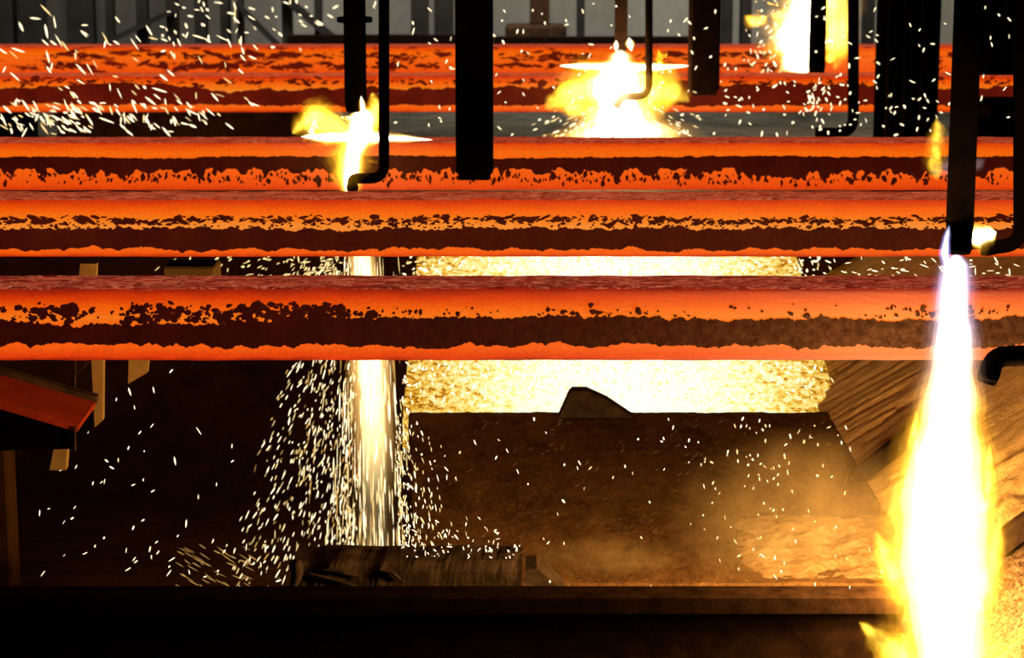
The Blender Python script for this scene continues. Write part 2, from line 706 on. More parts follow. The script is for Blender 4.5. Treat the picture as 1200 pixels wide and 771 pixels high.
s = strand(1, 'glowing steel strand second nearest, dense row of dark flecks above its band', -X2, X2, hot2)
crust_strip(s, -X2, X2, .006,
            lambda x: zf(.50) + .014 * fnoise(x, 13, .45, 3) + .018 * fnoise(x, 131, .045, 4, .8),
            lambda x: zf(.90) + .010 * fnoise(x, 18, .35, 3) + .016 * scal(x, 188, .085) + .007 * fnoise(x, 189, .02, 3, .8), crust_mats[1], 2)
pts = []
for _ in range(1170):
    x = rg.uniform(-X2, X2)
    z = zf(np.clip(rg.normal(.365, .03) + .03 * vnoise(x, 77, .3), .25, .49))
    r = rg.lognormal(-5.05, .42)
    pts.append((x, z, r * rg.uniform(1.2, 2.6), r * rg.uniform(.5, .9)))
for _ in range(420):
    x = rg.uniform(-X2, X2)
    r = rg.lognormal(-5.4, .4)
    pts.append((x, zf(rg.uniform(.40, .5)), r * 1.4, r * .8))
flakes(s, pts, crust_mats[1], 22)

s = strand(2, 'glowing steel strand in the middle, dark scale dripping in teeth down its face', -X3, X3, hot3)
crust_strip(s, -X3, X3, .005,
            lambda x: zf(.31) + .012 * fnoise(x, 23, .6, 3) + .010 * fnoise(x, 231, .05, 4, .8),
            lambda x: zf(.60) - .055 * np.clip(fnoise(x, 28, .055, 3) + .35 * fnoise(x, 29, .5, 2) + .10, -.25, .75) - .010 * fnoise(x, 288, .02, 2), crust_mats[2], 3)
pts = []
for _ in range(880):
    x = rg.uniform(-X3, X3)
    r = rg.lognormal(-5.0, .4)
    pts.append((x, zf(np.clip(rg.normal(.74, .06), .6, .88)), r * .9, r * 1.5))
flakes(s, pts, crust_mats[2], 32)

s = strand(3, 'glowing steel strand second farthest, broad ragged red-brown band', -X4, X4, hot4)
crust_strip(s, -X4, X4, .008,
            lambda x: zf(.30) + .045 * fnoise(x, 33, .5, 3) + .026 * fnoise(x, 331, .11, 4, .75),
            lambda x: zf(.80) + .010 * fnoise(x, 38, .4, 3) + .018 * fnoise(x, 388, .08, 4, .8), crust_mats[3], 4)
pts = []
for _ in range(570):
    x = rg.uniform(-X4, X4)
    r = rg.lognormal(-4.7, .4)
    pts.append((x, zf(np.clip(rg.normal(.17, .05), .06, .3)), r * rg.uniform(1.2, 2.4), r * .7))
flakes(s, pts, crust_mats[3], 42)

s = strand(4, 'glowing steel strand farthest back, mottled with dark streaks', -X5, X5, hot5)
pts = []
for _ in range(1300):
    x = rg.uniform(-X5, X5)
    if vnoise(x, 61, .35) + rg.uniform(-.5, .5) < -.25:
        continue
    v = rg.choice([.30, .62]) + rg.normal(0, .05)
    r = rg.lognormal(-4.2, .45)
    pts.append((x, zf(np.clip(v, .1, .85)), r * rg.uniform(1.4, 3.0), r * .6))
flakes(s, pts, crust_mats[4], 52)

# ------------------------------------------------------------------ torches, pipes, bars hanging over the strands


def hang_top(px, Y):
    return P(px, -260, Y)


def torch(px0, px1, py, Y, label, collar=None, mat=None, nozzle=.06):
    mat = mat or black_steel
    c, r = (px0 + px1) / 2, SZ((px1 - px0) / 2, Y)
    end, top = P(c, py, Y), hang_top(c, Y)
    t = thing('cutting_torch', end, label, 'cutting torch', 'cutting torches hanging over the strands')
    lo = end.z
    mb = MB(end)
    mb.tube([(end.x, Y, lo + nozzle), (end.x, Y, top.z)], r, 20)
    mb.build('torch_tube', mat, t, True)
    mb = MB(end)
    mb.tube([(end.x, Y, lo), (end.x, Y, lo + .012), (end.x, Y, lo + nozzle * .7), (end.x, Y, lo + nozzle + .004)],
            [r * .82, r * .92, r * .95, r * 1.04], 20)
    mb.build('nozzle', mat, t)
    if collar is not None:
        z = P(c, collar, Y).z
        mb = MB(end)
        mb.tube([(end.x, Y, z - .016), (end.x, Y, z - .012), (end.x, Y, z + .012), (end.x, Y, z + .016)], [r * 1.15, r * 1.6, r * 1.6, r * 1.15], 20)
        mb.build('collar', mat, t)
    return t


def elbow(pts, r):
    """rounds the corners of a polyline"""
    out = [Vector(pts[0])]
    for a, b, c in zip(pts, pts[1:], pts[2:]):
        a, b, c = Vector(a), Vector(b), Vector(c)
        k = min(r, (a - b).length * .45, (c - b).length * .45)
        p, q = b + (a - b).normalized() * k, b + (c - b).normalized() * k
        for s in range(6):
            f = s / 5
            out.append((p * (1 - f) + b * f) * (1 - f) + (b * (1 - f) + q * f) * f)
    out.append(Vector(pts[-1]))
    return out


def pipe(path, wpx, Y, label, tip=.05, mat=None, tipw=1.15):
    """gas pipe that hangs down and turns into a short nozzle arm; path is in pixels at depth Y"""
    mat = mat or black_steel
    pts = [P(x, y, Y) for x, y in path]
    r = SZ(wpx / 2, Y)
    t = thing('gas_pipe', pts[-1], label, 'pipe', 'bent gas pipes beside the torches')
    mb = MB(pts[-1])
    mb.tube(elbow(pts, r * 3.2), r, 14)
    mb.build('pipe', mat, t, True)
    d = (pts[-1] - pts[-2]).normalized()
    mb = MB(pts[-1])
    mb.tube([pts[-1] - d * tip, pts[-1] - d * tip * .3, pts[-1] + d * .012], [r * 1.02, r * tipw, r * tipw * .86], 14)
    mb.build('nozzle', mat, t)
    return t


def bar(px0, px1, py, Y, label, mat=None, depth=None, cap=.03):
    mat = mat or black_steel
    a, b, top = P(px0, py, Y), P(px1, py, Y), hang_top((px0 + px1) / 2, Y)
    d = depth or (b.x - a.x)
    c = Vector(((a.x + b.x) / 2, Y + d / 2, a.z))
    t = thing('hanging_bar', c, label, 'bar', 'thick bars hanging beside the torches')
    mb = MB(c)
    mb.box((a.x, Y, a.z + cap), (b.x, Y + d, top.z), .012)
    mb.build('bar_body', mat, t)
    mb = MB(c)
    k = .006
    mb.box((a.x + .014, Y + .014, a.z), (b.x - .014, Y + d - .014, a.z + cap + .01), .02)
    mb.build('end_cap', mat, t)
    return t


Y3, Y4, Y5 = STRAND_Y[2] - .22, STRAND_Y[3] - .24, STRAND_Y[4] - .25
YF = 7.0                                                # the foreground torch stands before the nearest strand
torch(404, 430, 131, Y3, 'black torch with a collar over the middle strand, at the left flame', collar=23)
pipe([(450, -260), (450, 209), (413, 209), (413, 221)], 13, Y3 - .06, 'black bent pipe just right of the collared torch', tip=.02)
bar(534, 578, 212, Y3 - .1, 'thick black square bar hanging before the middle strand')
torch(720, 735, 60, Y4, 'slim dark torch above the big central fireball', mat=brown_steel)
pipe([(760.5, -260), (760.5, 113), (729, 113), (723, 124)], 9, Y4 - .12, 'thin bent pipe crossing the big central fireball', tip=.02, mat=brown_steel)
bar(808, 843, 112, Y4 - .1, 'dark brown bar hanging right of the central fireball', mat=brown_steel)
torch(947, 967, 87, STRAND_Y[3] + .75, 'dark torch with yellow flame on both sides at top right', mat=black_steel)
pipe([(1000, -260), (1000, 156), (958, 156)], 13, STRAND_Y[3] - .35, 'black pipe with a long foot pointing left, at upper right', tip=.03)
torch(1107, 1140, 297, YF, 'nearest black torch at right pouring the tall white flame', nozzle=.10)
torch(1112, 1136, 262, STRAND_Y[1] - .22, 'torch hidden behind the nearest torch, before the second strand')
pipe([(1196, -260), (1196, 286), (1153, 291)], 17, STRAND_Y[1] - .30, 'black pipe at the right edge with a foot near the white splash', tip=.05)
pipe([(1262, -260), (1262, 414), (1166, 418), (1157, 444)], 25, YF + .02, 'thick black elbow pipe nearest at right, before the tan slope', tip=.04, tipw=1.05)

# wide post and drive housing of the cutting machine at the upper right
Yp = STRAND_Y[3] - .55
a, b, top = P(1029, 190, Yp), P(1097, 190, Yp), P(1060, -260, Yp)
t = thing('machine_post', ((a.x + b.x) / 2, Yp, .9), 'wide dark machine post standing between the far strands', 'post')
mb = MB(t.location)
mb.box((a.x, Yp, .9), (b.x, Yp + .26, top.z), .01)
mb.build('post_body', black_steel, t)
for q in (1043, 1062, 1082):
    xx = P(q, 0, Yp).x
    mb = MB(t.location)
    mb.box((xx - .012, Yp - .012, 1.1), (xx + .012, Yp + .004, top.z), .003)
    mb.build('rib', brown_steel, t)
mb = MB(t.location)
mb.box((a.x - .03, Yp - .03, .9), (b.x + .03, Yp + .29, 1.0), .01)
mb.build('base_plate', black_steel, t)

Yh = STRAND_Y[3] - .55
a, b, top = P(1140, 85, Yh), P(1262, 85, Yh), P(1060, -260, Yh)
t = thing('drive_housing', ((a.x + b.x) / 2, Yh, a.z), 'black machine housing hanging in the top right corner', 'machine')
mb = MB(t.location)
mb.box((a.x, Yh, a.z), (b.x, Yh + .25, top.z), .02)
mb.build('housing_body', black_steel, t)
for q in (1158, 1178):
    xx = P(q, 0, Yh).x
    mb = MB(t.location)
    mb.tube([(xx, Yh - .02, a.z + .02), (xx, Yh - .02, top.z)], .012, 8)
    mb.build('conduit', brown_steel, t)
mb = MB(t.location)
mb.box((a.x + .03, Yh + .02, a.z - .02), (b.x, Yh + .22, a.z + .01), .006)
mb.build('bottom_flange', brown_steel, t)
a, b = P(1132, 118, Yh - .1), P(1262, 165, Yh - .1)
t = thing('low_housing', ((a.x + b.x) / 2, Yh, .9), 'low black machine block between the far strands at right edge', 'machine')
mb = MB(t.location)
mb.box((a.x, Yh - .1, b.z - .1), (b.x, Yh + .2, a.z), .02)
mb.build('block_body', black_steel, t)
mb = MB(t.location)
mb.box((a.x + .05, Yh - .05, .9), (b.x - .05, Yh + .15, b.z - .08), .01)
mb.build('pedestal', black_steel, t)
mb = MB(t.location)
mb.box((a.x + .03, Yh - .115, a.z - .10), (a.x + .16, Yh - .095, a.z - .03), .004)
mb.build('cover_plate', brown_steel, t)

# ------------------------------------------------------------------ far bay: posts, braces and rail before the grey wall
YB = 25.2


def post(x0, x1, mat=grey_steel, y1=70, label='', flange=True):
    a, b, top = P(x0, y1, YB), P(x1, y1, YB), P(x0, -300, YB)
    zb = .9 if y1 >= 60 else a.z
    t = thing('steel_post', ((a.x + b.x) / 2, YB, zb), label, 'post', 'dark posts before the grey back wall')
    mb = MB(t.location)
    mb.box((a.x, YB, zb), (b.x, YB + .03, top.z), .006)
    mb.build('flange', mat, t)
    mb = MB(t.location)
    xm = (a.x + b.x) / 2
    mb.box((xm - .02, YB + .03, zb), (xm + .02, YB + .22, top.z), .004)
    mb.build('web', mat, t)
    mb = MB(t.location)
    mb.box((a.x, YB + .22, zb), (b.x, YB + .25, top.z), .006)
    mb.build('flange', mat, t)
    return t


POSTS = [(-22, 16, 'dark post in the top left corner'), (24, 52, 'second dark post from the left before the grey wall'), (80, 110, 'wide dark post, third from the left before the wall'),
         (125, 133, 'narrow post just right of the wide third post'), (161, 173, 'post crossed by the rising brace at top left'), (196, 208, 'post at the upper end of the rising brace'),
         (229, 242, 'post halfway between the two braces at top left'), (259, 269, 'slim post left of the falling brace'), (279, 285, 'thinnest post, at the head of the falling brace'),
         (331, 342, 'post at the head of the long falling brace'), (369, 377, 'slim post left of the collared torch'), (482, 502, 'dark post right of the bent pipe at top'),
         (509, 531, 'dark post touching the thick black bar in view'), (676, 685, 'slim post right of the stub column'), (846, 858, 'post just right of the brown hanging bar'),
         (868, 880, 'post left of the top right flame'), (1012, 1024, 'post left of the wide machine post')]
for x0, x1, lb in POSTS:
    post(x0, x1, label=lb)


def brace(p, q, wpx, label):
    a, b = P(*p, YB - .12), P(*q, YB - .12)
    o = MB((a + b) / 2)
    d = (b - a).normalized()
    s = Vector((d.z, 0, -d.x)) * SZ(wpx / 2, YB)
    o.prism([a + s, b + s, b - s, a - s], (0, .10, 0))
    ob = o.build('steel_brace', grey_steel)
    tag(ob, label, 'brace', 'diagonal braces before the grey back wall')


brace((128, 48), (212, 8), 6, 'diagonal brace rising to the right across the top left posts')
brace((276, 4), (326, 54), 6, 'short diagonal brace falling to the right from the thinnest post')
brace((326, -8), (396, 50), 9, 'longer diagonal brace falling toward the collared torch')
t = thing('stub_column', P(632, 49, YB - .2), 'short brown column end on a stepped base at top centre', 'column')
a, b = P(621, 29, YB - .2), P(645, -300, YB - .2)
mb = MB(t.location)
mb.box((a.x, YB - .2, a.z), (b.x, YB + .05, b.z), .01)
mb.build('shaft', rust_steel, t)
a, b = P(592, 60, YB - .2), P(664, 29, YB - .2)
mb = MB(t.location)
mb.box((a.x, YB - .25, .9), (b.x, YB + .1, b.z), .03)
mb.build('base_block', rust_steel, t)
for x0, x1, y0, lb in ((336, 540, 41, 'dark low rail beyond the farthest strand, left of centre'), (578, 812, 43, 'dark low rail beyond the farthest strand, right of centre')):
    a, b = P(x0, y0, 23.5), P(x1, y0, 23.5)
    t = thing('guard_rail', ((a.x + b.x) / 2, 23.5, .9), lb, 'rail', 'low rails beyond the farthest strand')
    mb = MB(t.location)
    mb.box((a.x, 23.5, a.z - .14), (b.x, 23.6, a.z), .01)
    mb.build('beam', brown_steel, t)
    for k in range(4):
        x = a.x + .08 + (b.x - a.x - .16) * k / 3
        mb = MB(t.location)
        mb.box((x - .03, 23.52, .9), (x + .03, 23.58, a.z - .13), .005)
        mb.build('leg', brown_steel, t)
# dark boxes in the gap between the middle and second farthest strands
for x0, x1, y0, dp, lb in ((-40, 28, 128, .5, 'dark floor box at far left in the gap between strands'), (66, 350, 130, .5, 'long dark brown floor box left of the left flame in the gap between strands')):
    Yg = 17.2
    a, b = P(x0, y0, Yg), P(x1, y0, Yg)
    t = thing('floor_box', ((a.x + b.x) / 2, Yg, .9), lb, 'box', 'dark boxes on the far floor')
    mb = MB(t.location)
    mb.box((a.x, Yg, .9), (b.x, Yg + dp, a.z - .03), .01)
    mb.build('box_body', rust_steel if x0 > 0 else black_steel, t)
    mb = MB(t.location)
    mb.box((a.x - .02, Yg - .02, a.z - .04), (b.x + .02, Yg + dp + .02, a.z), .01)
    mb.build('lid', rust_steel if x0 > 0 else black_steel, t)

# ------------------------------------------------------------------ front beam, scrap, slope bars
zb = P(600, 697, 7.20).z
zl = P(600, 719, 7.20).z
t = thing('front_beam', (-.8, 7.25, .0), 'long dark steel beam across the bottom of the picture', 'beam')
mb = MB(t.location)
mb.box((-3.2, 7.18, zl), (1.28, 7.30, zb), .006)
mb.build('top_flange', beam_steel, t)
mb = MB(t.location)
mb.box((-3.2, 7.215, .05), (1.28, 7.245, zl + .002), .002)
mb.build('web', beam_steel, t)
mb = MB(t.location)
mb.box((-3.2, 7.18, -.0), (1.28, 7.30, .055), .006)
mb.build('bottom_flange', beam_steel, t)
mb = MB((-.8, 7.25, -.6))
mb.box((-3.0, 7.20, -.6), (1.1, 7.28, .0), .01)
tag(mb.build('wall_beam_footing', pit_mat), 'dark footing wall under the front beam', 'wall', kind='structure')

# cropped strand end lying behind the beam
Yl = 7.48
a, b = P(349, 660, Yl), P(612, 660, Yl)
lz = .48
t = thing('cropped_strand_end', ((a.x + b.x) / 2, Yl + .1, lz), 'dark cropped steel billet lying behind the front beam under the sparks', 'billet')
mb = MB(t.location)
rows = 44
rs = random.Random(4)
ring = [(0, 0), (0, .12), (0, a.z - lz - .03), (.03, a.z - lz), (.12, a.z - lz + .004), (.21, a.z - lz), (.24, a.z - lz - .03), (.24, .1), (.24, 0)]
vs, fs = [], []
for i in range(rows + 1):
    x = a.x + (b.x - a.x) * i / rows
    for k, (dy, dz) in enumerate(ring):
        j = .006 * noise.fractal(Vector((x * 14, dy * 30, dz * 30)), 1, 2, 4) + .006 * math.sin(x * 30 - dz * 26) * (x < a.x + .28)
        ex = (rs.uniform(-.018, .012) if i == 0 else 0)
        vs.append((x + ex, Yl + dy - j, lz + max(dz + (j if dz > .1 else 0), 0)))
n = len(ring)
for i in range(rows):
    for k in range(n):
        fs.append((i * n + k, i * n + (k + 1) % n, (i + 1) * n + (k + 1) % n, (i + 1) * n + k))
fs.append(tuple(range(n))[::-1])
fs.append(tuple(rows * n + k for k in range(n)))
mb.add(vs, fs)
mb.build('billet_body', scrap_steel, t)
mb = MB(t.location)                                   # the torch-cut lip at the left end
lip = []
for k in range(13):
    f = k / 12
    lip.append((a.x - .012 + .01 * math.sin(9 * f), Yl - .006 + .004 * math.cos(20 * f), lz + (a.z - lz + .006) * f))
mb.tube(lip, [.016 + .006 * math.sin(7 * k) for k in range(13)], 8)
mb.build('cut_lip', scrap_steel, t, True)
for q, (x0, y0, x1, y1) in enumerate(((362, 672, 440, 694), (380, 668, 425, 676), (455, 668, 470, 680))):
    mb = MB(t.location)
    mb.tube([P(x0, y0, Yl - .006), P((x0 + x1) / 2, (y0 + y1) / 2 - 1, Yl - .012), P(x1, y1, Yl - .006)], [.004, .008, .003], 6)
    mb.build('slag_run', scrap_steel, t)

a, b = P(612, 690, 7.62), P(652, 690, 7.62)
mb = MB(((a.x + b.x) / 2, 7.66, .48))
zt = P(630, 664, 7.62).z
mb.prism([(a.x + .012, 7.6, .48), (b.x + .06, 7.6, .48), (b.x + .02, 7.6, P(0, 692, 7.6).z), (a.x + .05, 7.6, zt), (a.x + .012, 7.6, zt - .004)], (0, .16, 0))
tag(mb.build('scrap_wedge', scrap_steel), 'small dark scrap wedge beside the right end of the cropped billet', 'scrap')

Ys = DECK_FAR - .16
dz = P(0, 493, Ys).z
mb = MB(P(698, 490, Ys))
pl = [P(655, 494, Ys), P(667, 467, Ys), P(671, 463, Ys), P(688, 463, Ys), P(712, 474, Ys), P(742, 494, Ys)]
mb.prism(pl, (0, .10, 0))
o = mb.build('scrap_block', scrap_steel)
tag(o, 'dark wedge-topped scrap block silhouetted against the bright slag', 'scrap')
o.location.z += DECK_Z + .012 - P(0, 494, Ys).z

slope_bar_mat = mat_steel('scorched_bar', (.016, .008, .004), .8, .5, 16)


def slope_bar(p, q, wpx, label):
    a, b = slope_hit(*p), slope_hit(*q)
    n = Vector((-SL, 0, 1)).normalized()
    d = (b - a).normalized()
    s = n.cross(d).normalized()
    h = SZ(wpx, a.y)
    mb = MB((a + b) / 2)
    vs = []
    for c in (a, b):
        for u, v in ((-.5, 0), (.5, 0), (.5, .7), (.38, .8), (-.38, .8), (-.5, .7)):
            vs.append(c + s * h * u + n * h * v + n * (.004 if v == 0 else .030))
    fs = [tuple(range(6))[::-1], tuple(range(6, 12))] + [(k, (k + 1) % 6, 6 + (k + 1) % 6, 6 + k) for k in range(6)]
    mb.add(vs, fs)
    tag(mb.build('slope_bar', slope_bar_mat), label, 'bar', 'bars lying on the slag slope')


slope_bar((1012, 566), (1082, 510), 15, 'dark square bar lying on the tan slope left of the tall flame')
slope_bar((1172, 652), (1245, 598), 20, 'dark square bar on the slope right of the tall flame')

# pale slag heap on the deck
hc = P(962, 690, 8.35)


def heap_pt(u, v):
    x = hc.x - .36 + .82 * u
    y = 7.93 + .95 * v
    e = max(0, 1 - (2 * u - 1) ** 4) * max(0, 1 - (2 * v - 1) ** 4)
    h = e * (.045 + .030 * noise.fractal(Vector((x * 8, y * 8, 4)), .9, 2, 6) + .012 * noise.noise(Vector((x * 35, y * 35, 2))))
    return (x, y, DECK_Z - .02 + h)


tag(grid('slag_heap', heap_pt, 80, 90, heap_mat), 'low pale heap of slag crumbs at the right end of the deck', 'heap', kind='stuff')

# ------------------------------------------------------------------ left chute machinery
Yc = 8.35
t = thing('chute_machine', P(40, 560, Yc), 'dark chute machine at the left edge with a red-lit sloping plate', 'machine')
mb = MB(t.location)
q = [P(-90, 443, Yc - .25), P(93, 497, Yc - .25), P(114, 468, Yc + .12), P(-90, 410, Yc + .12)]
nrm = (q[1] - q[0]).cross(q[3] - q[0]).normalized()
mb.prism(q, nrm * -.03)
mb.build('sloping_plate', red_plate, t)
mb = MB(t.location)
u = [P(-90, 408, Yc + .10), P(114, 466, Yc + .10), P(114, 474, Yc + .10), P(-90, 420, Yc + .10)]
mb.prism([p + Vector((0, -.02, .008)) for p in u], (0, .05, 0))
mb.build('rear_lip', rust_steel, t)
mb = MB(t.location)
u = [P(-90, 448, Yc - .24), P(90, 500, Yc - .24), P(88, 526, Yc - .24), P(-90, 530, Yc - .24)]
mb.prism(u, (0, .34, 0))
mb.build('side_box', black_steel, t)
mb = MB(t.location)
u = P(10, 530, Yc - .1)
mb.box((P(-60, 530, Yc).x, Yc - .15, -.6), (P(18, 530, Yc).x, Yc - .0, P(0, 526, Yc - .15).z), .01)
mb.build('support_column', mat_steel('brown_support', (.030, .012, .004), .85, .3), t)
mb = MB(t.location)
mb.tube([P(88, 500, Yc - .255), P(88, 529, Yc - .255)], .004, 6)
mb.build('edge_rod', rust_steel, t)
t = thing('blade_carrier', P(140, 370, Yc + .5), 'dark carrier beam under the nearest strand with two hanging ochre blades', 'beam')
mb = MB(t.location)
a, b = P(-40, 388, Yc + .45), P(254, 388, Yc + .45)
mb.box((a.x - 1, Yc + .33, a.z - .06), (b.x, Yc + .68, a.z + .06), .01)
mb.build('carrier_body', black_steel, t)
mb = MB(t.location)
a, b = P(192, 385, Yc + .42), P(252, 313, Yc + .42)
mb.box((a.x, Yc + .42, a.z), (b.x, Yc + .60, b.z), .008)
mb.build('end_box', mat_steel('brown_end_box', (.10, .055, .016), .9, .3), t)
mb = MB(t.location)
mb.prism([P(88, 380, Yc + .45), P(94, 309, Yc + .45), P(113, 309, Yc + .45), P(110, 380, Yc + .45)], (0, .04, 0))
mb.build('stay', ochre_paint, t)
mb = MB(t.location)
mb.box((P(179, 385, Yc).x, Yc + .45, a.z), (P(184, 385, Yc).x, Yc + .50, b.z), .004)
mb.build('stay', rust_steel, t)
for pl, nm in (([(105, 380), (121, 380), (120, 493), (111, 501)], 0), ([(152, 380), (178, 380), (172, 437), (150, 450)], 1)):
    mb = MB(t.location)
    Yq = Yc + .35 + .25 * nm
    mb.prism([P(x, y, Yq) for x, y in pl], (0, .05, 0))
    o = mb.build('blade', ochre_paint, t)
    o['label'] = ('tall ochre blade', 'short ochre blade')[nm]
mb = MB(t.location)
u = P(60, 551, Yc - .05)
mb.prism([P(58, 551, Yc), P(63, 526, Yc), P(79, 524, Yc), P(77, 551, Yc)], (0, .05, 0))
o = mb.build('bracket', ochre_paint, None)
o.name = 'chute_bracket'
tag(o, 'small ochre bracket under the chute machine', 'bracket')
mb = MB(P(88, 440, Yc + .2))
mb.tube([P(88, 400, Yc + .2), P(88, 466, Yc + .2)], .004, 6)
mb.tube([P(88, 440, Yc + .2), P(104, 424, Yc + .2)], .003, 6)
tag(mb.build('thin_rod', rust_steel), 'thin rod standing on the red sloping plate', 'rod')

# ------------------------------------------------------------------ molten slag beyond the deck
BX0, BX1 = -.52, 1.56


def bed_z(y):
    return DECK_Z - .055 + .265 * (y - 10.62)


def bed_pt(u, v):
    x = BX0 + (BX1 - BX0) * u
    y = 10.64 + 2.55 * v
    h = .02 * noise.fractal(Vector((x * 10, y * 10, 8)), .9, 2, 5)
    return (x, y, bed_z(y) + h)


t = NT('molten_slag')
co = t.coord()
sep = t.n('ShaderNodeSeparateXYZ')
t.l(co, sep.inputs[0])
dx = t.math('DIVIDE', t.math('SUBTRACT', sep.outputs['X'], .56), .80)
gx = t.math('POWER', 2.718, t.math('MULTIPLY', t.math('MULTIPLY', dx, dx), -1.0))
f = t.noise(co, 26, 5, .75)
h_ = t.math('ADD', t.math('MULTIPLY', t.math('SUBTRACT', f, .5), 2.6), t.math('MULTIPLY_ADD', gx, .95, .22))
ec = t.ramp(h_, [(.02, lin(70, 32, 5)), (.25, lin(176, 100, 18)), (.42, lin(252, 190, 52)), (.62, lin(255, 236, 130)), (.9, lin(255, 252, 214))])
es = t.math('MULTIPLY_ADD', gx, .6, .8)
bed_mat = t.bsdf((.08, .05, .02), .9, 0, None, ec, es, spec=0)
o = grid('molten_slag', bed_pt, 90, 90, bed_mat)
tag(o, 'bright yellow molten slag spread beyond the far edge of the deck', 'slag', kind='stuff')

# ------------------------------------------------------------------ flames


def flame_body(path, seed, amp=.22, freq=9.0, nring=22, nseg=None, depth=1.0, **_):
    """closed ragged tongue of gas along a path of (pixel x, pixel y, depth, half width in pixels)"""
    pts = []
    P3 = [(P(x, y, Y), SZ(r, Y)) for x, y, Y, r in path]
    nseg = nseg or 60
    cum = [0]
    for (p, _), (q, _) in zip(P3, P3[1:]):
        cum.append(cum[-1] + (q - p).length)
    for i in range(nseg + 1):
        d = cum[-1] * i / nseg
        k = min(max(j for j in range(len(cum)) if cum[j] <= d + 1e-9), len(cum) - 2)
        f = (d - cum[k]) / max(cum[k + 1] - cum[k], 1e-9)
        g = f * f * (3 - 2 * f)
        pts.append((P3[k][0].lerp(P3[k + 1][0], f), P3[k][1] * (1 - g) + P3[k + 1][1] * g))
    vs, fs = [], []
    off = Vector((seed * 3.7, seed * 1.9, seed * 5.1))
    for i, (p, r) in enumerate(pts):
        d = (pts[min(i + 1, nseg)][0] - pts[max(i - 1, 0)][0]).normalized()
        side = d.cross(Vector((0, 1, 0))).normalized()
        e = min(1.0, i / 3, (nseg - i) / 3) ** .5 if 0 < i < nseg else 0.02
        for k in range(nring):
            a = 2 * math.pi * k / nring
            u = side * math.cos(a) + Vector((0, 1, 0)) * math.sin(a) * depth
            q = p + u * r
            nz = noise.fractal(q * freq + off, .8, 2.1, 4)
            vs.append(p + u * (r * e * max(.25, 1 + amp * nz)))
    for i in range(nseg):
        for k in range(nring):
            fs.append((i * nring + k, i * nring + (k + 1) % nring, (i + 1) * nring + (k + 1) % nring, (i + 1) * nring + k))
    fs.append(tuple(range(nring))[::-1])
    fs.append(tuple(nseg * nring + k for k in range(nring)))
    return vs, fs


FLAME_LAYERS = {
    'white': ((.40, (1, .90, .72), 6.0, 0), (.62, (1, .84, .52), 3.0, 0), (.82, (1, .72, .26), 1.2, 0), (1.0, (1, .58, .09), .50, 1), (1.18, (1, .48, .04), .20, 0), (1.38, (1, .40, .02), .07, 0)),
    'yellow': ((.40, (1, .70, .08), .60, 1), (.62, (1, .62, .04), .42, 1), (.82, (1, .54, .025), .26, 1), (1.0, (1, .46, .018), .13, 0), (1.18, (1, .40, .012), .06, 0)),
    'orange': ((.42, (1, .52, .03), .34, 1), (.66, (1, .46, .02), .22, 1), (.88, (1, .40, .012), .12, 0), (1.1, (1, .34, .01), .05, 0)),
    'pale': ((.60, (.8, .6, .62), .06, 1), (1.0, (.8, .55, .55), .03, 0)),
    'blue': ((.60, (.78, .76, 1.0), 1.3, 0), (1.05, (.40, .40, 1.0), .45, 0)),
    'stream': ((.55, (1, .76, .34), 1.5, 0), (.85, (1, .62, .20), .5, 0), (1.1, (1, .45, .09), .18, 0)),
}


def gas(name, color, eps, nscale=0, top=None, fade=None):
    """glowing gas; nscale: billows inside it, top: (z0, z1, colour) tint towards the nozzle, fade: (z0, z1, low) thinning downwards"""
    t = NT(name)
    e = t.n('ShaderNodeEmission')
    e.inputs['Color'].default_value = (*color, 1)
    e.inputs['Strength'].default_value = eps
    co = t.coord()

    def zr(z0, z1):
        sep = t.n('ShaderNodeSeparateXYZ')
        t.l(co, sep.inputs[0])
        mr = t.n('ShaderNodeMapRange', interpolation_type='SMOOTHSTEP')
        mr.inputs['From Min'].default_value = z0
        mr.inputs['From Max'].default_value = z1
        t.l(sep.outputs['Z'], mr.inputs['Value'])
        return mr.outputs[0]
    if top:
        t.l(t.mix(zr(top[0], top[1]), color, top[2]), e.inputs['Color'])
    st = None
    if nscale:
        f = t.noise(co, nscale, 3, .6)
        st = t.ramp(f, [(.36, .10), (.66, 1.0)])
        st = t.math('MULTIPLY', st, eps * 1.7)
    if fade:
        g = t.math('MULTIPLY_ADD', zr(fade[0], fade[1]), 1 - fade[2], fade[2])
        st = t.math('MULTIPLY', g, st if st is not None else eps)
    if st is not None:
        t.l(st, e.inputs['Strength'])
    t.l(e.outputs[0], t.out.inputs['Volume'])
    t.m.cycles.emission_sampling = 'NONE'
    return t.m


def outward(vs, fs):
    """turns the faces of a closed body outward (by its signed volume)"""
    c, vol = vs[0], 0.0
    for f in fs:
        for k in range(1, len(f) - 1):
            vol += (vs[f[0]] - c).dot((vs[f[k]] - c).cross(vs[f[k + 1]] - c))
    return fs if vol > 0 else [tuple(reversed(f)) for f in fs]


def flame_part(root, name, path, kind, seed, gain=1.0, top=None, fade=None, wide=1.0, **kw):
    path = [(x, y, Y, r * wide) for x, y, Y, r in path]
    rm = sum(SZ(r, Y) for _, _, Y, r in path) / len(path)
    for k, (sc, col, K, nz) in enumerate(FLAME_LAYERS[kind]):
        vs, fs = flame_body([(x, y, Y, r * sc) for x, y, Y, r in path], seed + .05 * k, **kw)
        m = gas('gas_' + name, col, gain * K / (2 * rm * sc), nz * .75 / rm, top if k else None, fade)
        link_mesh(name, [v - root.location for v in vs], outward(vs, fs), m, root, True)


